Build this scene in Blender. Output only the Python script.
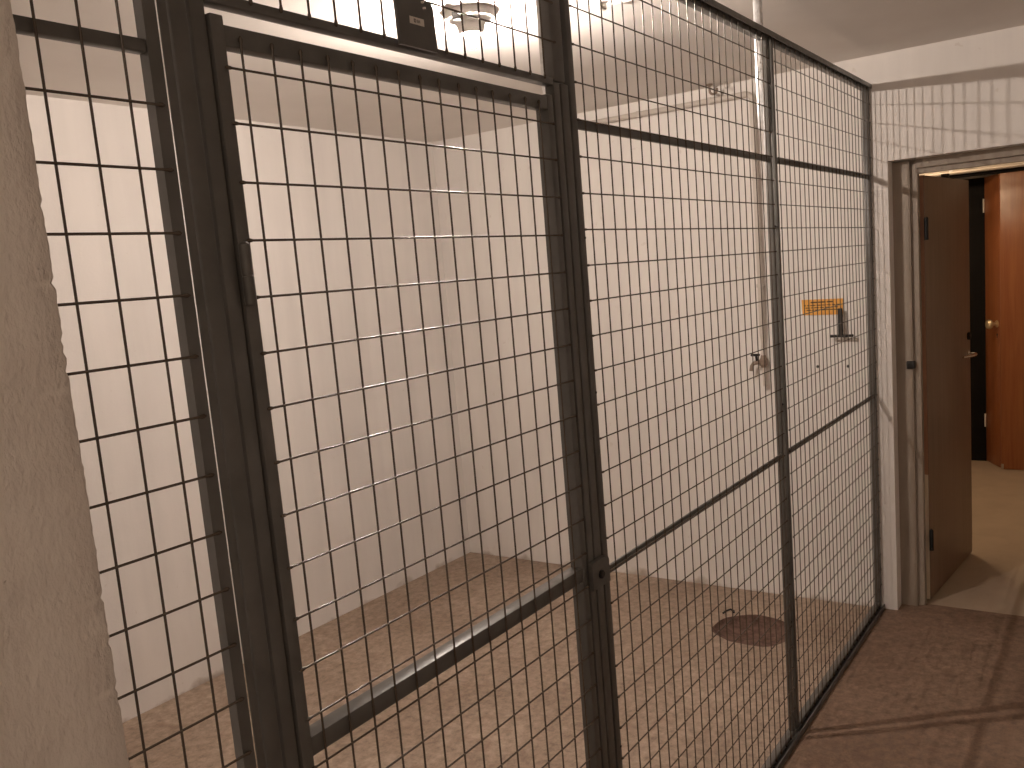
import bpy, bmesh, math, random
from mathutils import Vector, Matrix, noise
random.seed(7)
for o in list(bpy.data.objects): bpy.data.objects.remove(o)
scn = bpy.context.scene
COL = scn.collection

# ------------------------------------------------------------------ camera, world, exposure
F_PX = 889.4195
cam_d = bpy.data.cameras.new('camera'); cam = bpy.data.objects.new('camera', cam_d); COL.objects.link(cam)
cam_d.sensor_width = 36.0; cam_d.lens = F_PX / 1024 * 36.0
cam_d.shift_x = -12.67 / 1024; cam_d.shift_y = 18.67 / 1024
cam_d.clip_start = 0.02
RX, ROLL, RZ = 1.429, -0.0818, -0.9649
cam.matrix_world = Matrix.Translation((0, -0.960, 1.689)) @ (Matrix.Rotation(RZ, 4, 'Z') @ Matrix.Rotation(RX, 4, 'X') @ Matrix.Rotation(ROLL, 4, 'Z'))
scn.camera = cam
w = bpy.data.worlds.new('world'); scn.world = w; w.use_nodes = True
w.node_tree.nodes['Background'].inputs[0].default_value = (0.02, 0.017, 0.014, 1)
w.node_tree.nodes['Background'].inputs[1].default_value = 0.2
vs = scn.view_settings
scn.display_settings.display_device = 'sRGB'
vs.view_transform = 'Standard'; vs.look = 'None'; vs.gamma = 1.0; vs.exposure = 0.0; vs.use_curve_mapping = False
BULB_STRENGTH = 9900.0
NEXT_WATTS = 21.0
REAR_WATTS = 12.5

# ------------------------------------------------------------------ dimensions
XE = 4.206      # end wall face
D = 2.461       # back wall of the cage
HC = 2.505      # ceiling
YO = -0.067     # left side of the doorway
ZO = 2.052      # top of the doorway
LAMP = (2.335, 0.744)

# ------------------------------------------------------------------ materials
def mat(name, base=(0.5, 0.5, 0.5), rough=0.6, metal=0.0, spec=0.5):
    m = bpy.data.materials.new(name); m.use_nodes = True
    b = m.node_tree.nodes['Principled BSDF']
    b.inputs['Base Color'].default_value = (*base, 1); b.inputs['Roughness'].default_value = rough
    b.inputs['Metallic'].default_value = metal; b.inputs['Specular IOR Level'].default_value = spec
    return m
class NT:
    def __init__(s, m): s.m = m; s.t = m.node_tree; s.b = s.t.nodes['Principled BSDF']; s._c = None
    def n(s, typ, **k):
        x = s.t.nodes.new(typ)
        for a, v in k.items(): setattr(x, a, v)
        return x
    def link(s, a, b): s.t.links.new(a, b)
    def coord(s, scale=(1, 1, 1), out='Object'):
        if s._c is None: s._c = s.n('ShaderNodeTexCoord')
        mp = s.n('ShaderNodeMapping'); mp.inputs['Scale'].default_value = scale
        s.link(s._c.outputs[out], mp.inputs[0]); return mp.outputs[0]
    def noise(s, scale, detail=4, rough=0.55, vec=None, dist=0.0):
        x = s.n('ShaderNodeTexNoise'); x.inputs['Scale'].default_value = scale; x.inputs['Detail'].default_value = detail
        x.inputs['Roughness'].default_value = rough; x.inputs['Distortion'].default_value = dist
        s.link(vec or s.coord(), x.inputs['Vector']); return x.outputs[0]
    def ramp(s, fac, stops):
        r = s.n('ShaderNodeValToRGB'); e = r.color_ramp.elements
        while len(e) < len(stops): e.new(0.5)
        for i, (p, c) in enumerate(stops): e[i].position = p; e[i].color = (*c, 1) if len(c) == 3 else c
        s.link(fac, r.inputs[0]); return r.outputs[0]
    def mix(s, fac, a, b, mode='MIX'):
        x = s.n('ShaderNodeMix', data_type='RGBA', blend_type=mode)
        for sock, v in ((x.inputs[0], fac), (x.inputs[6], a), (x.inputs[7], b)):
            if hasattr(v, 'links'): s.link(v, sock)
            elif isinstance(v, (int, float)): sock.default_value = v
            else: sock.default_value = (*v, 1)
        return x.outputs[2]
    def bump(s, h, strength, dist, chain=None):
        x = s.n('ShaderNodeBump'); x.inputs['Strength'].default_value = strength; x.inputs['Distance'].default_value = dist
        s.link(h, x.inputs['Height'])
        if chain: s.link(chain, x.inputs['Normal'])
        s.link(x.outputs[0], s.b.inputs['Normal']); return x.outputs[0]
def G(v): return (v, v, v)

def m_plaster():
    m = mat('white_plaster', (0.8, 0.75, 0.7), 0.85, spec=0.2); t = NT(m)
    big = t.ramp(t.noise(1.3, 5), [(0.3, (0.82, 0.775, 0.735)), (0.7, (0.88, 0.84, 0.80))])
    streak = t.ramp(t.noise(3.0, 4, vec=t.coord((2.2, 2.2, 0.22))), [(0.35, G(0.93)), (0.6, G(1.0))])
    c = t.mix(1.0, big, streak, 'MULTIPLY')
    # grubby band with its own ragged shape low on the wall
    sep = t.n('ShaderNodeSeparateXYZ'); t.link(t.coord(), sep.inputs[0])
    add = t.n('ShaderNodeMath', operation='MULTIPLY_ADD'); t.link(t.noise(5, 5), add.inputs[0]); add.inputs[1].default_value = 0.22; t.link(sep.outputs[2], add.inputs[2])
    low = t.ramp(add.outputs[0], [(0.085, G(0.75)), (0.122, G(0.0))])
    c = t.mix(low, c, (0.38, 0.30, 0.23))
    spots = t.ramp(t.noise(26, 2), [(0.70, G(0)), (0.76, G(0.35))])
    c = t.mix(spots, c, (0.62, 0.55, 0.48))
    t.link(c, t.b.inputs['Base Color'])
    b1 = t.bump(t.noise(9, 5), 0.25, 0.012); t.bump(t.noise(140, 3), 0.25, 0.002, b1)
    return m
def m_rough_plaster():
    m = mat('rough_render', (0.72, 0.68, 0.62), 0.9, spec=0.15); t = NT(m)
    c = t.ramp(t.noise(4, 6, vec=t.coord((3, 3, 0.8))), [(0.3, (0.68, 0.61, 0.55)), (0.7, (0.78, 0.715, 0.655))])
    pits = t.ramp(t.noise(95, 2), [(0.76, G(0)), (0.80, G(0.6))])
    c = t.mix(pits, c, (0.3, 0.25, 0.2))
    t.link(c, t.b.inputs['Base Color'])
    b1 = t.bump(t.noise(30, 6, vec=t.coord((1, 1, 0.45))), 0.55, 0.012); t.bump(t.noise(160, 4, vec=t.coord((1, 1, 0.6))), 0.5, 0.004, b1)
    return m
def m_ceiling():
    m = mat('ceiling_paint', (0.7, 0.66, 0.6), 0.9, spec=0.15); t = NT(m)
    c = t.ramp(t.noise(2.2, 5), [(0.3, (0.83, 0.785, 0.74)), (0.7, (0.89, 0.85, 0.805))])
    t.link(c, t.b.inputs['Base Color'])
    b1 = t.bump(t.noise(10, 3), 0.15, 0.008); t.bump(t.noise(120, 3), 0.2, 0.002, b1)
    return m
def m_concrete(name='concrete_floor', k=(1, 1, 1)):
    m = mat(name, (0.4, 0.33, 0.27), 0.75, spec=0.3); t = NT(m)
    c = t.ramp(t.noise(1.7, 7, 0.6), [(0.28, (0.245, 0.182, 0.140)), (0.5, (0.31, 0.238, 0.188)), (0.72, (0.38, 0.30, 0.24))])
    fine = t.ramp(t.noise(26, 8, 0.78), [(0.33, G(0.55)), (0.66, G(1.18))])
    c = t.mix(1.0, c, fine, 'MULTIPLY')
    st = t.ramp(t.noise(7.5, 5, 0.6, dist=0.8), [(0.57, G(0)), (0.70, G(0.6))])
    c = t.mix(st, c, (0.19, 0.13, 0.10))
    dots = t.ramp(t.noise(34, 2), [(0.72, G(0)), (0.80, G(0.5))])
    c = t.mix(dots, c, (0.15, 0.11, 0.085))
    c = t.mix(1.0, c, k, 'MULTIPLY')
    t.link(c, t.b.inputs['Base Color'])
    t.link(t.ramp(t.noise(6, 4), [(0.3, G(0.6)), (0.7, G(0.85))]), t.b.inputs['Roughness'])
    b1 = t.bump(t.noise(9, 6), 0.3, 0.01); t.bump(t.noise(90, 4), 0.3, 0.003, b1)
    return m
def m_next_floor():
    m = mat('beige_linoleum', (0.5, 0.4, 0.3), 0.6); t = NT(m)
    c = t.ramp(t.noise(5, 6), [(0.3, (0.42, 0.335, 0.25)), (0.7, (0.50, 0.40, 0.30))])
    t.link(c, t.b.inputs['Base Color']); t.bump(t.noise(60, 4), 0.2, 0.003); return m
def m_paint():
    m = mat('grey_enamel', (0.12, 0.118, 0.112), 0.38); t = NT(m)
    c = t.ramp(t.noise(12, 4), [(0.35, (0.085, 0.080, 0.072)), (0.65, (0.115, 0.108, 0.098))])
    t.link(c, t.b.inputs['Base Color'])
    t.link(t.ramp(t.noise(40, 3), [(0.3, G(0.32)), (0.7, G(0.46))]), t.b.inputs['Roughness'])
    t.bump(t.noise(130, 3), 0.12, 0.001); return m
def m_wood(name, a, b, rough, stretch=(14, 14, 0.7)):
    m = mat(name, a, rough); t = NT(m)
    g = t.noise(2.4, 6, 0.6, vec=t.coord(stretch), dist=0.8)
    c = t.ramp(g, [(0.3, a), (0.7, b)])
    t.link(c, t.b.inputs['Base Color']); t.bump(g, 0.06, 0.002); return m
def m_galv():
    m = mat('galvanised_steel', (0.75, 0.75, 0.76), 0.3, 1.0); t = NT(m)
    t.link(t.ramp(t.noise(45, 2), [(0.35, G(0.6)), (0.65, G(0.82))]), t.b.inputs['Base Color'])
    t.link(t.ramp(t.noise(30, 2), [(0.3, G(0.25)), (0.7, G(0.42))]), t.b.inputs['Roughness']); return m
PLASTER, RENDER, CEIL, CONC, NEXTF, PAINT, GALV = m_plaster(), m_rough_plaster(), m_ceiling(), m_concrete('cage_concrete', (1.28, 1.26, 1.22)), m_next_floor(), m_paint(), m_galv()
CONC2 = m_concrete('corridor_concrete', (0.86, 0.74, 0.66))  # same concrete pattern, darker and redder for the corridor
WIRE = mat('grey_enamel_wire', (0.088, 0.066, 0.050), 0.22)
DOORW = m_wood('dark_brown_laminate', (0.19, 0.115, 0.075), (0.25, 0.155, 0.105), 0.42)
ORANGE = m_wood('reddish_veneer', (0.27, 0.088, 0.034), (0.38, 0.145, 0.055), 0.3)
FRAMEP = mat('taupe_frame_paint', (0.46, 0.41, 0.345), 0.55)
t_ = NT(FRAMEP); t_.link(t_.ramp(t_.noise(6, 5, vec=t_.coord((4, 4, 0.6))), [(0.3, (0.31, 0.255, 0.205)), (0.7, (0.40, 0.335, 0.27))]), t_.b.inputs['Base Color'])
BLACK = mat('black_rubber', (0.018, 0.017, 0.016), 0.55)
BLACKM = mat('black_iron', (0.012, 0.011, 0.010), 0.6, spec=0.3)
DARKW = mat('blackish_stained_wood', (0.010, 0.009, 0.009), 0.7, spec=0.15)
CHROME = mat('chrome', (0.8, 0.78, 0.75), 0.2, 1.0)
BRASS = mat('pale_brass', (0.85, 0.72, 0.48), 0.35, 0.7)
LIP = mat('tan_lipping', (0.42, 0.22, 0.13), 0.5)
LIP_LIT = mat('gap_light_lipping', (0.75, 0.64, 0.48), 0.6)  # light at the hinge gap, painted as a pale lower lipping
PORC = mat('white_porcelain', (0.82, 0.80, 0.76), 0.25)
PIPEP = mat('painted_pipe', (0.60, 0.545, 0.49), 0.45)
PIPEB = mat('tarnished_brass_valve', (0.27, 0.20, 0.155), 0.5, 0.4)
CONDUIT = mat('white_plastic_conduit', (0.86, 0.84, 0.80), 0.35)
SIGNO = mat('orange_sign_plate', (0.80, 0.40, 0.07), 0.45)
INK = mat('dark_print', (0.09, 0.03, 0.01), 0.7)
PAPER = mat('label_paper', (0.62, 0.58, 0.53), 0.7)
PRINT = mat('label_print', (0.10, 0.09, 0.08), 0.7)
DIRT = mat('dark_damp_dirt', (0.07, 0.04, 0.03), 0.9, spec=0.2)
t_ = NT(DIRT); t_.link(t_.ramp(t_.noise(30, 5), [(0.3, (0.085, 0.05, 0.038)), (0.7, (0.21, 0.13, 0.10))]), t_.b.inputs['Base Color']); t_.bump(t_.noise(60, 5), 0.8, 0.01)
GLOW = bpy.data.materials.new('bulb_glass'); GLOW.use_nodes = True
nt = GLOW.node_tree; nt.nodes.clear(); e_ = nt.nodes.new('ShaderNodeEmission'); o_ = nt.nodes.new('ShaderNodeOutputMaterial')
e_.inputs[0].default_value = (1.0, 0.86, 0.755, 1); e_.inputs[1].default_value = BULB_STRENGTH; nt.links.new(e_.outputs[0], o_.inputs[0])

# ------------------------------------------------------------------ helpers
def tag(o, label, cat, group=None, kind=None):
    o['label'] = label; o['category'] = cat
    if group: o['group'] = group
    if kind: o['kind'] = kind
    return o
def thing(name, loc, label, cat, group=None, kind=None):
    o = bpy.data.objects.new(name, None); o.empty_display_size = 0.05; COL.objects.link(o); o.location = loc
    return tag(o, label, cat, group, kind)
def world_loc(o):
    v = Vector(o.location)
    return v + world_loc(o.parent) if o.parent else v
def obj(name, bm, m, parent=None, smooth=True, origin=None):
    """bm in world coordinates -> one mesh object (origin moved to the parent's, or to origin)."""
    bmesh.ops.recalc_face_normals(bm, faces=bm.faces)
    base = world_loc(parent) if parent else Vector(origin or (0, 0, 0))
    bm.transform(Matrix.Translation(-base))
    me = bpy.data.meshes.new(name); bm.to_mesh(me); bm.free(); me.materials.append(m)
    if smooth:
        me.polygons.foreach_set('use_smooth', [True] * len(me.polygons))
        me.set_sharp_from_angle(angle=math.radians(38))
    o = bpy.data.objects.new(name, me); COL.objects.link(o)
    if parent: o.parent = parent
    elif origin: o.location = origin
    return o
def B(): return bmesh.new()
def box(bm, x0, x1, y0, y1, z0, z1, bev=0.0, seg=2):
    r = bmesh.ops.create_cube(bm, size=1.0); v = r['verts']
    bmesh.ops.transform(bm, matrix=Matrix.Translation(((x0+x1)/2, (y0+y1)/2, (z0+z1)/2)) @ Matrix.Diagonal((x1-x0, y1-y0, z1-z0, 1)), verts=v)
    if bev: bmesh.ops.bevel(bm, geom=list({e for q in v for e in q.link_edges}), offset=bev, segments=seg, affect='EDGES', profile=0.5)
    return bm
def lathe(bm, prof, centre, axis=(0, 0, 1), seg=24):
    """prof: list of (radius, height) along axis."""
    rot = Vector((0, 0, 1)).rotation_difference(Vector(axis)).to_matrix().to_4x4(); M = Matrix.Translation(centre) @ rot
    rings = []
    for r, h in prof:
        if r < 1e-6: rings.append([bm.verts.new(M @ Vector((0, 0, h)))])
        else: rings.append([bm.verts.new(M @ Vector((r*math.cos(2*math.pi*i/seg), r*math.sin(2*math.pi*i/seg), h))) for i in range(seg)])
    for a, b in zip(rings, rings[1:]):
        for i in range(seg):
            j = (i+1) % seg
            if len(a) == 1 and len(b) == 1: continue
            if len(a) == 1: bm.faces.new((a[0], b[i], b[j]))
            elif len(b) == 1: bm.faces.new((a[i], a[j], b[0]))
            else: bm.faces.new((a[i], a[j], b[j], b[i]))
    return bm
def pipe(bm, pts, r, seg=12, caps=True):
    pts = [Vector(p) for p in pts]; prev = None; rings = []
    for i, p in enumerate(pts):
        a = pts[max(i-1, 0)]; b = pts[min(i+1, len(pts)-1)]; d = (b-a).normalized()
        if prev is None: u = d.orthogonal().normalized()
        else: u = (prev - d*prev.dot(d)).normalized()
        prev = u; v = d.cross(u); rr = r[i] if isinstance(r, (list, tuple)) else r
        rings.append([bm.verts.new(p + u*rr*math.cos(2*math.pi*k/seg) + v*rr*math.sin(2*math.pi*k/seg)) for k in range(seg)])
    for a, b in zip(rings, rings[1:]):
        for k in range(seg): bm.faces.new((a[k], a[(k+1) % seg], b[(k+1) % seg], b[k]))
    if caps: bm.faces.new(rings[0]); bm.faces.new(rings[-1])
    return bm
def arc(c, r, a0, a1, u, v, n=6):
    c, u, v = Vector(c), Vector(u), Vector(v)
    return [c + u*r*math.cos(a0+(a1-a0)*i/n) + v*r*math.sin(a0+(a1-a0)*i/n) for i in range(n+1)]
def prism(bm, outline, axis, a, b):
    """outline: 2-D points in the plane normal to axis ('x': (y,z), 'y': (x,z), 'z': (x,y)), extruded from a to b."""
    def P(q, t): return {'x': (t, q[0], q[1]), 'y': (q[0], t, q[1]), 'z': (q[0], q[1], t)}[axis]
    A = [bm.verts.new(P(q, a)) for q in outline]; Bv = [bm.verts.new(P(q, b)) for q in outline]
    n = len(outline)
    bm.faces.new(A); bm.faces.new(Bv)
    for i in range(n): bm.faces.new((A[i], A[(i+1) % n], Bv[(i+1) % n], Bv[i]))
    return bm
def S(o, label, cat): return tag(o, label, cat, kind='structure')

# ------------------------------------------------------------------ the setting
XW0, YR = -1.9, -2.05           # wall behind the camera, far side of the corridor
NX1, NY0, NY1 = 7.75, -1.9, 1.7  # next room
WT = 0.17                        # end wall thickness
# floor with the dug-out drain hollow left open
hc = Vector((3.735, 0.463)); NH = 48
def hole_r(a): return (0.170+.022*abs(math.sin(a)))*0.96*(1+0.05*math.sin(2*a+0.6)+0.035*math.sin(3*a+2.0)+0.02*math.sin(7*a))
bm = B()
ring = [bm.verts.new((hc.x+hole_r(2*math.pi*i/NH)*math.cos(2*math.pi*i/NH), hc.y+hole_r(2*math.pi*i/NH)*math.sin(2*math.pi*i/NH), 0)) for i in range(NH)]
sq = []
for i in range(NH):
    a = 2*math.pi*i/NH; c, s = math.cos(a), math.sin(a); k = 0.32/max(abs(c), abs(s)); sq.append(bm.verts.new((hc.x+c*k, hc.y+s*k, 0)))
for i in range(NH): bm.faces.new((ring[i], sq[i], sq[(i+1) % NH], ring[(i+1) % NH]))
x0, x1, y0, y1 = hc.x-.32, hc.x+.32, hc.y-.32, hc.y+.32
def quad(a, b, c, d): bm.faces.new([bm.verts.new((*p, 0)) for p in (a, b, c, d)])
FX1 = XE+0.13
YS = 0.012
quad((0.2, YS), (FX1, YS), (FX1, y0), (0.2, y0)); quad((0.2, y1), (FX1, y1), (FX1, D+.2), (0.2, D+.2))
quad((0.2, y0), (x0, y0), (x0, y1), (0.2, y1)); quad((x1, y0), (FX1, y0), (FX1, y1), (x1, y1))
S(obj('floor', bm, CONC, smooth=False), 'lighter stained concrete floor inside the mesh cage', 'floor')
bm = B(); quad((XW0, YR), (FX1, YR), (FX1, YS), (XW0, YS)); S(obj('floor', bm, CONC2, smooth=False), 'darker brown concrete floor of the corridor outside the cage', 'floor')
# hollow itself
bm = B(); rings = []
for f, z in ((1.0, 0.0), (0.97, -0.012), (0.9, -0.03), (0.6, -0.042), (0.25, -0.047)):
    rings.append([bm.verts.new((hc.x+f*hole_r(2*math.pi*i/NH)*math.cos(2*math.pi*i/NH), hc.y+f*hole_r(2*math.pi*i/NH)*math.sin(2*math.pi*i/NH), z + (random.uniform(-.004, .004) if 0 > z else 0))) for i in range(NH)])
for a, b in zip(rings, rings[1:]):
    for i in range(NH): bm.faces.new((a[i], a[(i+1) % NH], b[(i+1) % NH], b[i]))
bm.faces.new(rings[-1])
hol = S(obj('floor_hollow', bm, DIRT, origin=(hc.x, hc.y, -0.047)), 'round dark dirt-filled hollow sunk in the cage floor', 'floor drain')
# loose hooked scrap lying beside the hollow
bm = B(); pipe(bm, [(3.86, 0.655, .004), (3.885, 0.65, .006), (3.905, 0.635, .010), (3.90, 0.615, .006), (3.885, .61, .004)], 0.0045, 8)
tag(obj('wire_scrap', bm, BLACKM, origin=(3.88, .64, 0)), 'small bent dark scrap lying beside the floor hollow', 'scrap')
bm = B(); box(bm, FX1, NX1, NY0, NY1, -0.05, 0.0)
S(obj('floor', bm, NEXTF, smooth=False), 'beige smooth floor of the room beyond the open door', 'floor')
bm = B(); box(bm, XW0-.1, XE+.05, YR-.1, D+.2, HC, HC+.12); S(obj('ceiling', bm, CEIL, smooth=False), 'off white plastered basement ceiling over cage and corridor', 'ceiling')
bm = B(); box(bm, XE+.05, NX1+.1, NY0-.1, NY1+.1, HC, HC+.12); S(obj('ceiling', bm, CEIL, smooth=False), 'ceiling of the room beyond the open door', 'ceiling')
bm = B(); box(bm, 0.2, XE+.02, D, D+.15, 0, HC); S(obj('wall_back', bm, PLASTER, smooth=False), 'long white plastered back wall of the cage', 'wall')
bm = B(); prism(bm, [(D+.15, 0), (D+.15, HC), (YR-.1, HC), (YR-.1, 0), (-1.03, 0), (-1.03, ZO), (YO, ZO), (YO, 0)], 'x', XE, XE+WT)
S(obj('wall_end', bm, PLASTER, smooth=False), 'white plastered end wall with the open doorway', 'wall')
# rough pillar wall at the left, ragged edge
bm = B(); NZ = 420; px, py0, py1 = 0.4545, -0.12, 0.06; loops = []
for i in range(NZ+1):
    z = HC*i/NZ
    j = 0.0007*noise.noise(Vector((0, 0, z*60))) + 0.0004*noise.noise(Vector((3, 1, z*11))) + (random.uniform(-.0035, -.001) if random.random() < .05 else 0) + random.uniform(-.0006, .0006)
    j2 = 0.002*noise.noise(Vector((5, 0, z*30)))
    loops.append([bm.verts.new(p) for p in ((XW0, py0, z), (0.30, py0+j2, z), (0.42, py0+j2, z), (px-.003+j, py0, z), (px-.0003+j, py0+.002, z), (px-.001+j*.4, py0+.02, z), (px, py1, z), (XW0, py1, z))])
for a, b in zip(loops, loops[1:]):
    n = len(a)
    for k in range(n): bm.faces.new((a[k], a[(k+1) % n], b[(k+1) % n], b[k]))
bm.faces.new(loops[0]); bm.faces.new(loops[-1])
S(obj('wall_left', bm, RENDER), 'rough rendered wall pier with a ragged corner at the left', 'wall')
bm = B(); box(bm, 0.2, 0.44, 0.06, D+.02, 0, HC); S(obj('wall_cage_side', bm, PLASTER, smooth=False), 'white plastered side wall of the cage behind the rough pier', 'wall')
bm = B(); box(bm, XW0-.1, XE+.02, YR-.12, YR, 0, HC); S(obj('wall_right', bm, PLASTER, smooth=False), 'white plastered corridor wall opposite the cage', 'wall')
bm = B(); box(bm, XW0-.12, XW0, YR-.1, 0.06, 0, HC); S(obj('wall_rear', bm, PLASTER, smooth=False), 'white plastered wall closing the corridor behind the viewer', 'wall')
bm = B(); box(bm, NX1, NX1+.1, NY0-.1, NY1+.1, 0, HC); S(obj('wall_next_far', bm, PLASTER, smooth=False), 'far wall of the room beyond the open door', 'wall')
bm = B(); box(bm, XE+WT, NX1, NY1, NY1+.1, 0, HC); S(obj('wall_next_left', bm, PLASTER, smooth=False), 'left wall of the room beyond the open door', 'wall')
bm = B(); box(bm, XE+WT, NX1, NY0-.1, NY0, 0, HC); S(obj('wall_next_right', bm, PLASTER, smooth=False), 'right wall of the room beyond the open door', 'wall')

# ------------------------------------------------------------------ doorway frame and doors
fr = thing('trim_1', (XE+.1, -0.55, 0), 'worn taupe stepped door frame set in the end wall doorway', 'door frame', kind='structure')
FXa, FXb = XE+.085, XE+.105
JL = [(FXa, YO), (FXa, -.138), (FXb, -.140), (FXb, -.168), (XE+.145, -.168), (XE+.145, -.150), (XE+WT+.012, -.150), (XE+WT+.012, YO)]
bm = B(); prism(bm, JL, 'z', 0.0, ZO-.004); obj('frame_jamb', bm, FRAMEP, fr, smooth=False)
bm = B(); prism(bm, [(x, -1.097-y) for x, y in JL], 'z', 0.0, ZO-.004); obj('frame_jamb', bm, FRAMEP, fr, smooth=False)
JH = [(FXa, ZO), (FXa, 2.014), (FXb, 2.012), (FXb, 1.990), (XE+.145, 1.990), (XE+.145, 2.004), (XE+WT+.012, 2.004), (XE+WT+.012, ZO)]
bm = B(); prism(bm, JH, 'y', -.167, -.930); obj('frame_head', bm, FRAMEP, fr, smooth=False)
bm = B(); box(bm, FXa-.010, FXb+.002, -.146, -.112, 1.128, 1.163, .003); obj('strike_keep', bm, BLACK, fr)['label'] = 'small black latch keep on the frame'
# the open leaf, local frame along the leaf
hp = Vector((4.366, -0.184, 0)); ldir = Vector((0.746, -0.066, 0)).normalized(); lnor = Vector((-ldir.y, ldir.x, 0))   # lnor points +y
LM = Matrix(((ldir.x, lnor.x, 0, hp.x), (ldir.y, lnor.y, 0, hp.y), (0, 0, 1, 0), (0, 0, 0, 1)))
d1 = thing('door_1', hp, 'dark brown wooden door standing open into the next room', 'door', kind='structure')
LEAF_W = 0.80
def lobj(name, bm, m, parent, **k): bm.transform(LM); return obj(name, bm, m, parent, **k)
bm = B(); box(bm, 0, LEAF_W, 0.0, .04, .012, 1.985, .002); leaf = lobj('leaf', bm, DOORW, d1)
bm = B(); box(bm, -.0012, -.0002, .003, .037, .62, 1.983); lobj('edge_lipping', bm, LIP, leaf, smooth=False)
bm = B(); box(bm, -.0012, -.0002, .003, .037, .014, .62); lobj('edge_lipping', bm, LIP_LIT, leaf, smooth=False)['label'] = 'pale lower edge strip coloured as light in the hinge gap'
bm = B(); box(bm, LEAF_W+.0002, LEAF_W+.0014, .003, .037, .014, 1.983); lobj('edge_lipping', bm, ORANGE, leaf, smooth=False)
for z in (1.70, 0.26):
    bm = B(); lathe(bm, [(0, 0), (.009, 0), (.009, .095), (.006, .1), (0, .1)], (-.012, -.010, z), seg=14)
    hg = lobj('hinge', bm, BLACKM, d1)
    bm = B(); box(bm, .004, .026, -.004, -.0005, z+.004, z+.094, .001); lobj('hinge_plate', bm, GALV if z > 1 else BLACKM, hg)
hz = 1.095
bm = B(); lathe(bm, [(0, 0), (.022, 0), (.022, .005), (.010, .008), (.009, .036), (0, .036)], (LEAF_W-.045, 0, hz), (0, -1, 0), 18)
pipe(bm, arc((LEAF_W-.057, -.026, hz), .012, 0, -math.pi/2, (1, 0, 0), (0, 1, 0), 5) + [Vector((LEAF_W-.13, -.034, hz)), Vector((LEAF_W-.24, -.022, hz+.006))], [.009]*6+[.007, .005], 10)
lobj('lever_handle', bm, CHROME, d1)
bm = B(); lathe(bm, [(0, 0), (.02, 0), (.02, .010), (.015, .014), (0, .014)], (LEAF_W-.05, 0, 1.19), (0, -1, 0), 16); lobj('lock_cylinder', bm, BLACKM, d1)
bm = B(); lathe(bm, [(0, 0), (.026, 0), (.026, .006), (.012, .009), (.011, .045), (0, .045)], (LEAF_W-.055, .04, hz), (0, 1, 0), 18)
pipe(bm, [(LEAF_W-.055, .088, hz), (LEAF_W-.12, .090, hz), (LEAF_W-.175, .086, hz)], .0085, 10); lobj('lever_handle', bm, CHROME, d1)
bm = B(); box(bm, LEAF_W-.001, LEAF_W+.003, .012, .028, 1.0, 1.22); lobj('lock_faceplate', bm, CHROME, d1)
# far doors: dark cabinet reveal, narrow ajar leaf, wide closed leaf
d2 = thing('door_2', (7.41, -.055, 0), 'narrow reddish veneer door leaf standing ajar with pale brass knob', 'door', kind='structure')
A, Bp = Vector((7.43, -.048, 0)), Vector((7.215, -.168, 0)); u = (Bp-A).normalized(); n_ = Vector((u.y, -u.x, 0))
if n_.x > 0: n_ = -n_
NM = Matrix(((u.x, -n_.x, 0, A.x), (u.y, -n_.y, 0, A.y), (0, 0, 1, 0), (0, 0, 0, 1)))
W2 = (Bp-A).length
bm = B(); box(bm, 0, W2, 0, .022, .006, 2.125, .002); bm.transform(NM); obj('leaf', bm, ORANGE, d2)
bm = B(); lathe(bm, [(0, 0), (.026, 0), (.026, .005), (.012, .010), (.012, .032), (.030, .040), (.036, .056), (.029, .072), (0, .078)], (W2-.045, 0, 1.065), (0, -1, 0), 20); bm.transform(NM); obj('knob', bm, BRASS, d2)
bm = B(); lathe(bm, [(0, 0), (.010, 0), (.010, .002), (0, .002)], (W2-.045, 0, .985), (0, -1, 0), 12); box(bm, W2-.048, W2-.042, -.0025, 0, .962, .985); bm.transform(NM); obj('keyhole', bm, BLACK, d2)
for z in (1.87, .27):
    bm = B(); lathe(bm, [(0, 0), (.006, 0), (.006, .1), (0, .1)], (-.005, -.004, z), seg=12); bm.transform(NM); obj('hinge', bm, PORC, d2)
d3 = thing('door_3', (7.2, -.6, 0), 'wide reddish veneer door leaf at the far end of next room', 'door', kind='structure')
bm = B(); box(bm, 7.180, 7.21, -1.0, -.175, .004, 2.125, .003); obj('leaf', bm, ORANGE, d3)
bm = B(); box(bm, 7.174, 7.181, -.192, -.176, .004, .045); obj('floor_bolt', bm, CHROME, d3)
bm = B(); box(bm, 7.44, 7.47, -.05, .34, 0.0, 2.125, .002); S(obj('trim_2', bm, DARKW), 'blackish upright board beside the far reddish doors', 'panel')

bm = B(); box(bm, 7.10, 7.50, NY0+.005, .55, 2.15, HC-.002); S(obj('trim_3', bm, PLASTER, smooth=False), 'white boxed bulkhead above the far reddish doors', 'bulkhead')
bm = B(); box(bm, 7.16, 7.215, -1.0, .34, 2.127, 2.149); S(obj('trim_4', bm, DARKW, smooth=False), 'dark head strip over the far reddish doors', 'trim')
for zz, xx, lab in ((2.129, 6.62, 'lower pale pipe crossing the next room under its ceiling'), (2.155, 6.80, 'upper pale pipe crossing the next room under its ceiling')):
    rp = thing('room_pipe', (xx, -.4, zz), lab, 'pipe', 'pipes in the next room')
    bm = B(); pipe(bm, [(xx, NY0+.003, zz), (xx, -.4, zz), (xx, NY1-.003, zz)], .009, 14); obj('pipe_run', bm, PIPEP, rp)
    for yy in (-.9, .05, 1.0):
        bm = B(); box(bm, xx-.006, xx+.006, yy-.01, yy+.01, zz, HC-.001); obj('pipe_hanger', bm, GALV, rp)
bm = B(); box(bm, .42, .45, .004, .036, 1.985, 2.008, .002); lobj('closer_bracket', bm, BLACKM, d1)
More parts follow.
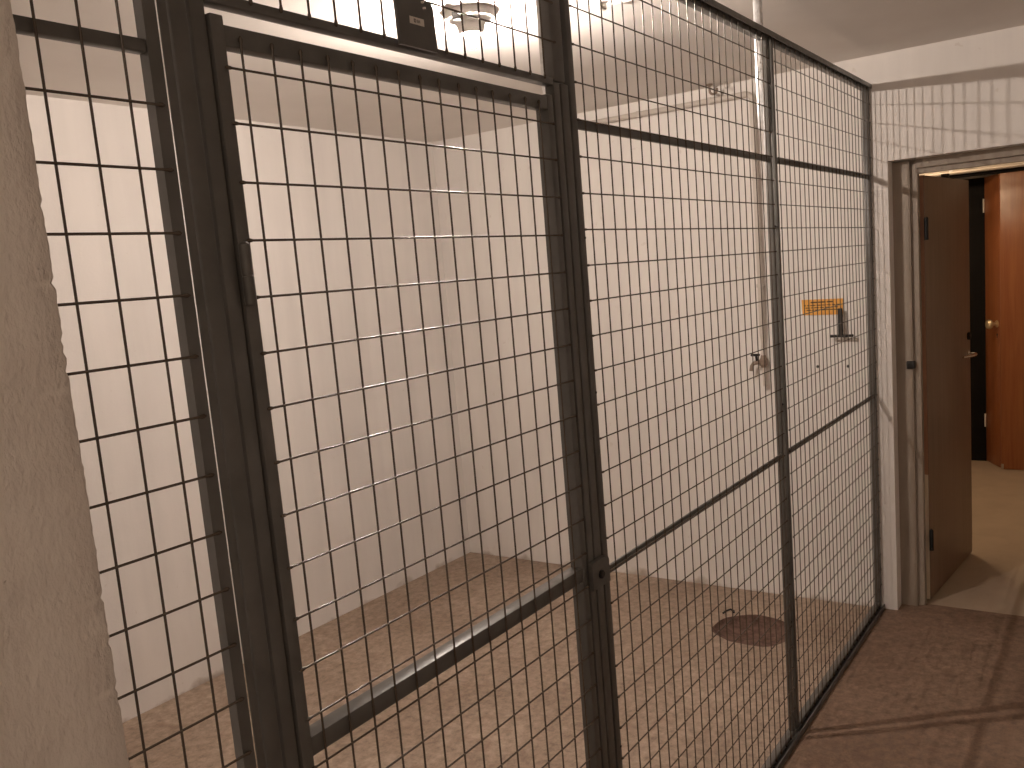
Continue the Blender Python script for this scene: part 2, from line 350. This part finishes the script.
# ------------------------------------------------------------------ next-room lamp
nl = thing('ceiling_lamp', (6.05, 0.35, HC), 'round ceiling lamp lighting the room beyond the open door', 'lamp')
bm = B(); lathe(bm, [(0, 0), (.12, 0), (.12, -.02), (.1, -.03), (0, -.03)], (6.05, .35, HC)); obj('lamp_base', bm, PORC, nl)
ld = bpy.data.lights.new('lamp_light', 'POINT'); ld.energy = NEXT_WATTS; ld.color = (1.0, 0.72, 0.45); ld.shadow_soft_size = .07
lo = bpy.data.objects.new('lamp_light', ld); COL.objects.link(lo); lo.parent = nl; lo.location = (0, 0, -.13)

# ------------------------------------------------------------------ corridor lamp behind the viewer
rl = thing('ceiling_lamp', (-1.05, -1.25, HC), 'round ceiling lamp in the corridor behind the viewer', 'lamp')
bm = B(); lathe(bm, [(0, 0), (.12, 0), (.12, -.02), (.1, -.03), (0, -.03)], (-1.05, -1.25, HC)); obj('lamp_base', bm, PORC, rl)
ld = bpy.data.lights.new('lamp_light', 'POINT'); ld.energy = REAR_WATTS; ld.color = (1.0, 0.82, 0.66); ld.shadow_soft_size = .12
lo = bpy.data.objects.new('lamp_light', ld); COL.objects.link(lo); lo.parent = rl; lo.location = (0, 0, -.18)

# ------------------------------------------------------------------ cage lamp
lp = thing('bulb_lamp', (LAMP[0], LAMP[1], HC), 'glowing bare bulb in a white porcelain ceiling holder inside the cage', 'lamp')
bm = B(); lathe(bm, [(0, 0), (.078, 0), (.080, -.010), (.074, -.022), (.052, -.028), (.046, -.034), (.040, -.058), (.034, -.066), (0, -.066)], (*LAMP, HC), seg=36); obj('porcelain_holder', bm, PORC, lp)
bm = B(); box(bm, LAMP[0]-.078, LAMP[0]-.052, LAMP[1]-.010, LAMP[1]+.012, HC-.036, HC-.010, .003); obj('cable_entry', bm, BLACK, lp)
bm = B(); lathe(bm, [(0, -.0655), (.008, -.0655), (.008, -.078), (0, -.078)], (*LAMP, HC), seg=16); obj('bulb_cap', bm, CHROME, lp)
bm = B(); lathe(bm, [(.013*math.sin(a) if 0 < k < 12 else 0, -.0925+.013*math.cos(a)) for k, a in [(k, math.pi*k/12) for k in range(13)]], (*LAMP, HC), seg=20); obj('bulb', bm, GLOW, lp)
# conduit on the ceiling
cd = thing('ceiling_conduit', (2.589, .30, HC), 'thin white cable conduit clipped to the cage ceiling', 'conduit')
bm = B(); pipe(bm, [(2.587, .447, HC-.008), (2.589, .32, HC-.008), (2.592, .07, HC-.008)], .008, 10); obj('conduit_tube', bm, CONDUIT, cd)
for y in (.42, .12):
    bm = B(); box(bm, 2.568, 2.608, y-.008, y+.008, HC-.018, HC, .003); obj('clip', bm, PIPEP, cd)
# ceiling hook near the end wall
for (x, y, s, lab) in ((4.13, .70, 1.0, 'small dark metal ceiling hook near the water pipe elbow'), (4.15, .635, .6, 'tiny pale ceiling hook right beside the larger hook')):
    hk = thing('ceiling_hook', (x, y, HC), lab, 'hook')
    bm = B(); lathe(bm, [(0, 0), (.016*s, 0), (.016*s, -.006*s), (0, -.008*s)], (x, y, HC), seg=14); obj('plate', bm, PIPEB if s == 1 else PIPEP, hk)
    bm = B(); pipe(bm, [(x, y, HC-.004), (x, y, HC-.03*s)] + arc((x, y-.018*s, HC-.03*s), .018*s, 0, -math.pi*1.1, (0, 1, 0), (0, 0, 1), 8), .006*s, 8); obj('hook', bm, PIPEB if s == 1 else PIPEP, hk)

# ------------------------------------------------------------------ water pipe on the end wall
wp = thing('water_pipe', (XE, .527, 1.05), 'painted water pipe running along and down the end wall to a tap', 'pipe')
PX = XE-.028; zt = 2.438; yv = .514; RP = .0135
bm = B(); pipe(bm, [(XE-.0006, 1.405, zt)] + arc((XE-.006, 1.383, zt), .022, 0, math.pi/2, (0, 1, 0), (-1, 0, 0), 5) + arc((PX, yv+.035, zt-.035), .035, math.pi/2, math.pi, (0, 1, 0), (0, 0, 1), 6) + [Vector((PX, yv, 1.315)), Vector((PX, yv, 1.285)), Vector((PX, yv, 1.20))], [RP]*(1+6+7)+[RP, .0085, .0085], 14); obj('pipe_run', bm, PIPEP, wp)
for (y, z) in ((1.1, zt), (.72, zt), (yv, 2.05), (yv, 1.55)):
    bm = B()
    if z == zt: box(bm, PX-.014, XE-.0004, y-.009, y+.009, z-.015, z+.015, .003)
    else: box(bm, PX-.014, XE-.0004, y-.015, y+.015, z-.009, z+.009, .003)
    obj('pipe_clip', bm, PIPEP, wp)
bm = B(); lathe(bm, [(0, 0), (.012, 0), (.014, .006), (.019, .012), (.019, .04), (.014, .046), (.011, .06), (0, .06)], (PX, yv, 1.155), seg=16)
pipe(bm, [(PX, yv, 1.178), (PX-.012, yv+.022, 1.182), (PX-.022, yv+.042, 1.178), (PX-.026, yv+.050, 1.165), (PX-.027, yv+.052, 1.142)], [.012, .011, .010, .009, .0105], 12); obj('tap_body', bm, PIPEB, wp)
bm = B(); pipe(bm, [(PX-.014, yv+.026, 1.18), (PX-.016, yv+.030, 1.216)], .006, 10); box(bm, PX-.024, PX-.008, yv+.012, yv+.056, 1.212, 1.224, .004); obj('tap_handle', bm, BLACKM, wp)
bm = B(); pipe(bm, [(PX, yv-.002, 1.156), (PX, yv-.004, 1.065)], .0105, 12); obj('pipe_stub', bm, PIPEP, wp)

# ------------------------------------------------------------------ sign, bracket and wall plugs on the end wall
sg = thing('warning_sign', (XE, .232, 1.40), 'small orange sign with four lines of dark print on end wall', 'sign')
bm = B(); prism(bm, [(.327, 1.469), (.325, 1.397), (.141, 1.394), (.139, 1.467)], 'x', XE-.004, XE); obj('sign_plate', bm, SIGNO, sg, smooth=False)
bm = B(); rr = random.Random(3)
for z, h, ya, yb in ((1.455, .006, .285, .185), (1.441, .004, .315, .150), (1.430, .004, .310, .155), (1.419, .004, .305, .160)):
    y = ya
    while y > yb:
        l = rr.uniform(.007, .024) if h < .005 else rr.uniform(.02, .06)
        box(bm, XE-.0046, XE-.004, max(y-l, yb), y, z-h/2, z+h/2); y -= l+rr.uniform(.003, .006)
obj('print', bm, INK, sg, smooth=False)
br = thing('wall_bracket', (XE, .148, 1.29), 'black inverted T shaped bracket fixed to the end wall under the sign', 'bracket')
bm = B(); box(bm, XE-.040, XE-.028, .135, .155, 1.292, 1.424, .002); box(bm, XE-.034, XE, .142, .148, 1.385, 1.391); box(bm, XE-.034, XE, .142, .148, 1.315, 1.321); obj('upright', bm, BLACKM, br)
bm = B(); box(bm, XE-.046, XE-.030, .088, .192, 1.292, 1.304, .003); obj('cross_bar', bm, BLACKM, br)
for y, lab in ((.264, 'dark wall plug low left under the orange sign'), (.125, 'dark wall plug below the black bracket')):
    bm = B(); lathe(bm, [(0, .003), (.006, .003), (.007, 0), (0, 0)], (XE, y, 1.153), (-1, 0, 0), 12); tag(obj('wall_plug', bm, BLACK, origin=(XE, y, 1.153)), lab, 'wall plug', 'wall plugs on the end wall')

# ------------------------------------------------------------------ the mesh fence
YF0, YF1 = 0.0022, 0.0242         # frame tubes stand just behind the wire mesh
WR = 0.0017
_wire_cache = {}
def wire_mesh(length, vertical):
    """a wire along +X or +Z from the origin, with welded blobs at its two ends; shared between alike wires."""
    k = (round(length, 4), vertical)
    if k in _wire_cache: return _wire_cache[k]
    bm = B(); L = length; d = Vector((0, 0, 1)) if vertical else Vector((1, 0, 0))
    fr_ = [0, .003, .006, .010, L-.010, L-.006, L-.003, L]
    rr_ = [.0012, .0027, .0027, WR, WR, .0027, .0027, .0012]
    pipe(bm, [d*t for t in fr_], rr_, 8)
    bmesh.ops.recalc_face_normals(bm, faces=bm.faces)
    me = bpy.data.meshes.new('wire'); bm.to_mesh(me); bm.free(); me.materials.append(WIRE)
    me.polygons.foreach_set('use_smooth', [True]*len(me.polygons)); _wire_cache[k] = me
    return me
def wires(parent, xs, zs, xr, zr, yv=0.0, yh=None):
    yh = -2*WR+.0004 if yh is None else yh     # horizontals lie on the corridor side of the uprights
    base = world_loc(parent)
    for x in xs:
        o = bpy.data.objects.new('upright_wire', wire_mesh(zr[1]-zr[0], True)); COL.objects.link(o); o.parent = parent; o.location = Vector((x, yv, zr[0]))-base
        o.rotation_euler = (random.uniform(-.0006, .0006), random.uniform(-.0008, .0008), 0)
    for z in zs:
        o = bpy.data.objects.new('cross_wire', wire_mesh(xr[1]-xr[0], False)); COL.objects.link(o); o.parent = parent; o.location = Vector((xr[0], yh, z))-base
        o.rotation_euler = (0, random.uniform(-.0007, .0007), random.uniform(-.0004, .0004))
def tube(name, parent, x0, x1, z0, z1, y0=None, y1=None, bev=.0022):
    bm = B(); box(bm, x0, x1, YF0 if y0 is None else y0, YF1 if y1 is None else y1, z0, z1, bev); return obj(name, bm, PAINT, parent)
ZB, ZT = 0.018, 2.376
P_CROSS = [1.774+.075*k for k in range(-22, 8)]

# left fixed panel
p = thing('mesh_fence', (.57, 0, ZB), 'narrow grey wire mesh panel between the rough pier and the gate', 'fence panel', 'fixed mesh panels of the cage')
tube('stile', p, .454, .474, ZB, ZT); bm = B(); prism(bm, [(.672, YF0), (.690, YF0), (.690, YF0+.002), (.6745, YF0+.002), (.6745, .019), (.672, .019)], 'z', ZB, ZT); obj('angle_stile', bm, PAINT, p)
tube('rail', p, .474, .672, 1.984, 2.000, y0=.004, y1=.020); tube('rail', p, .474, .672, 1.012, 1.03, y0=.004, y1=.020); tube('rail', p, .474, .672, ZB, ZB+.02); tube('rail', p, .474, .672, ZT-.02, ZT)
wires(p, [.5375, .5885, .6400], [1.5476+.0752*k for k in range(-20, 11) if k != 6], (.460, .681), (ZB+.008, ZT-.008))

# posts (stop at transom height) and galvanised ceiling supports behind
def post(x0, x1, y0, y1, lab, lip=None):
    t = thing('fence_post', ((x0+x1)/2, .012, 0), lab, 'post', 'upright posts of the cage front')
    tube('post_tube', t, x0, x1, 0.0, 2.067, y0=y0, y1=y1, bev=.003)
    if lip: tube('post_lip', t, lip[0], lip[1], 0.0, 2.067, y1=YF0+.0025, bev=.0008)
post(.7085, .7345, YF0+.0003, .0120, 'grey post left of the mesh gate beside the narrow panel', (.6930, .7052))
post(1.6105, 1.6385, YF0, .024, 'grey square post on the lock side of the mesh gate')
for a, b, zb, lab in ((1.612, 1.640, 2.05, 'galvanised ceiling support bar behind the lock side gate post'), (2.905, 2.932, 2.090, 'bright galvanised ceiling support bar between the two wide mesh panels')):
    bm = B(); box(bm, a, b, .0275, .050, zb, HC, .002)
    tag(obj('ceiling_support', bm, GALV, origin=((a+b)/2, .039, HC)), lab, 'support bar', 'galvanised ceiling supports')

# transom above the gate with its jambs
tr = thing('gate_frame', (1.17, 0, 0), 'grey tube gate frame with meshed transom above the gate', 'gate frame')
tube('jamb', tr, .738, .7605, 0, ZT); tube('jamb', tr, 1.582, 1.6040, 0, 2.066); tube('jamb', tr, 1.585, 1.628, 2.0685, ZT)
tube('transom_rail', tr, .7605, 1.582, 2.0595, 2.0735); tube('transom_rail', tr, .7605, 1.585, ZT-.02, ZT)
wires(tr, [.884-.051*2+.051*k for k in range(16)], [2.1415, 2.2165, 2.2915], (.752, 1.592), (2.067, ZT-.008))
pl = thing('number_plate', (1.157, -.006, 2.062), 'dark steel plate with a small pale number label on the transom', 'plate')
bm = B(); out = [(1.111, 2.061), (1.203, 2.061), (1.200, 2.129), (1.195, 2.136), (1.187, 2.139), (1.121, 2.139), (1.113, 2.135), (1.109, 2.128)]
prism(bm, out, 'y', -.0115, -.0060); obj('steel_plate', bm, PAINT, pl, smooth=False)
LX, LZ = -.0145, -.003
bm = B(); box(bm, 1.1525+LX, 1.187+LX, -.0123, -.0115, 2.0995+LZ, 2.1105+LZ); lb = obj('label_card', bm, PAPER, pl, smooth=False)
bm = B()     # small characters on the card
for (a, b, c, d) in ((1.162, 1.1635, 2.1022, 2.1078), (1.1655, 1.1665, 2.1022, 2.1078), (1.162, 1.1665, 2.1022, 2.1032), (1.162, 1.1665, 2.1068, 2.1078), (1.169, 1.1705, 2.1025, 2.1072), (1.1725, 1.1735, 2.1025, 2.1072), (1.1755, 1.1765, 2.1025, 2.1072), (1.1725, 1.1765, 2.1045, 2.1052)):
    box(bm, a+LX, b+LX, -.0127, -.0123, c+LZ, d+LZ)
obj('print', bm, PRINT, lb, smooth=False)
for x, z in ((1.176, 2.1255), (1.173, 2.1345)):
    bm = B(); lathe(bm, [(0, .0035), (.0018, .003), (.003, 0), (0, 0)], (x, -.0115, z), (0, -1, 0), 12); obj('screw', bm, CHROME, pl)

# gate
g = thing('mesh_gate', (1.17, 0, .05), 'grey wire mesh gate with tube frame, hinge and lock', 'gate')
DY0, DY1 = .003, .033
tube('stile', g, .764, .7845, .05, 2.046, DY0-.004, DY1); tube('stile', g, 1.555, 1.576, .05, 2.040, DY0, DY1)
tube('rail', g, .7845, 1.555, 2.009, 2.036, DY0, DY1-.008); tube('rail', g, .7845, 1.555, 1.032, 1.062, DY0, DY1); tube('rail', g, .7845, 1.555, .05, .08, DY0, DY1)
wires(g, [.8075+.0509*k for k in range(15)], [1.540+.0744*k for k in range(-19, 6)]+[1.981], (.777, 1.566), (.064, 2.024))
for z0 in (1.680, .30):
    bm = B(); lathe(bm, [(0, 0), (.0078, 0), (.0078, .036), (.007, .037), (.007, .039), (.0078, .040), (.0078, .078), (.004, .081), (0, .081)], (.7675, -.0078, z0), seg=18); obj('hinge', bm, PAINT, g)
# lock box
lk = []
bm = B(); x0, x1, z0, z1 = 1.578, 1.652, 1.004, 1.066
out = [(x0, z0), (x1, z0)] + [(x1-.016+.016*math.cos(a), z1-.016+.016*math.sin(a)) for a in [math.pi/2*i/6 for i in range(7)]] + [(x0+.01+.01*math.cos(a), z1-.01+.01*math.sin(a)) for a in [math.pi/2+math.pi/2*i/5 for i in range(6)]]
lkt = thing('lock_case', (1.622, 0, 1.0), 'dark rounded lock case with keyhole on the gate post', 'lock')
prism(bm, out, 'y', -.008, YF0-.0003); obj('case', bm, PAINT, lkt)
bm = B(); lathe(bm, [(0, 0), (.0095, 0), (.0095, .004), (.007, .006), (0, .006)], (1.612, -.008, 1.032), (0, -1, 0), 18); cyl = obj('lock_cylinder', bm, BLACKM, lkt)
bm = B(); box(bm, 1.6108, 1.6132, -.0146, -.0139, 1.026, 1.038); obj('key_slot', bm, BLACK, cyl)

# two wide panels
p = thing('mesh_fence', (2.27, 0, ZB), 'wide grey wire mesh panel between the gate lock and the next post', 'fence panel', 'fixed mesh panels of the cage')
tube('stile', p, 1.6450, 1.6670, ZB, ZT)
for z in (1.757, 1.425, .60):
    bm = B(); lathe(bm, [(0, .0012), (.0026, .001), (.0032, 0), (0, 0)], (1.6635, YF0, z), (0, -1, 0), 10); obj('rivet', bm, BLACK, p)
tube('stile', p, 2.8730, 2.8900, ZB, ZT, y1=.021)
for z0, z1, q in ((1.983, 2.001, .014), (1.012, 1.031, .0095)): tube('rail', p, 1.667, 2.873, z0, z1, y0=.004, y1=q, bev=.0012)
tube('rail', p, 1.667, 2.873, ZB, ZB+.02); tube('rail', p, 1.667, 2.873, ZT-.02, ZT)
wires(p, [1.6935+.0518*k for k in range(23)], P_CROSS, (1.655, 2.882), (ZB+.008, ZT-.008))
p = thing('mesh_fence', (3.54, 0, ZB), 'wide grey wire mesh panel reaching the end wall by the doorway', 'fence panel', 'fixed mesh panels of the cage')
tube('stile', p, 2.9225, 2.9410, ZB, ZT, y1=.021); tube('stile', p, 4.178, 4.2050, ZB, ZT, y1=.0285)
for z0, z1, q in ((1.983, 2.001, .014), (1.012, 1.031, .0095)): tube('rail', p, 2.941, 4.178, z0, z1, y0=.004, y1=q, bev=.0012)
tube('rail', p, 2.941, 4.178, ZB, ZB+.02); tube('rail', p, 2.941, 4.178, ZT-.02, ZT)
for z in (1.78, 1.19, .42):
    bm = B(); pipe(bm, [(2.8903, .012, z), (2.9035, .012, z), (2.9235, .012, z)], .004, 10); obj('joining_bolt', bm, BLACKM, p)
wires(p, [2.955+.0520*k for k in range(24)], P_CROSS, (2.932, 4.190), (ZB+.008, ZT-.008))
# top channels and floor channels
for a, b, lab in ((.455, 3.50, 'long grey top channel along the head of the cage front'), (3.503, 4.205, 'short grey top channel meeting the end wall')):
    bm = B(); prism(bm, [(-.010, 2.384), (-.010, 2.367), (-.0075, 2.367), (-.0075, 2.380), (.0290, 2.380), (.0290, 2.367), (.0315, 2.367), (.0315, 2.384)], 'x', a, b)
    tag(obj('top_channel', bm, PAINT, smooth=False, origin=((a+b)/2, .01, 2.38)), lab, 'rail', 'top channels of the cage front')
for a, b, lab in ((1.644, 4.205, 'long grey floor channel under the two wide mesh panels'), (.455, .692, 'grey floor channel under the narrow panel by the pier')):
    bm = B(); prism(bm, [(-.012, 0), (.034, 0), (.034, .024), (.0305, .024), (.0305, .004), (-.0085, .004), (-.0085, .024), (-.012, .024)], 'x', a, b)
    tag(obj('floor_channel', bm, PAINT, smooth=False, origin=((a+b)/2, .01, 0)), lab, 'rail', 'floor channels of the cage front')
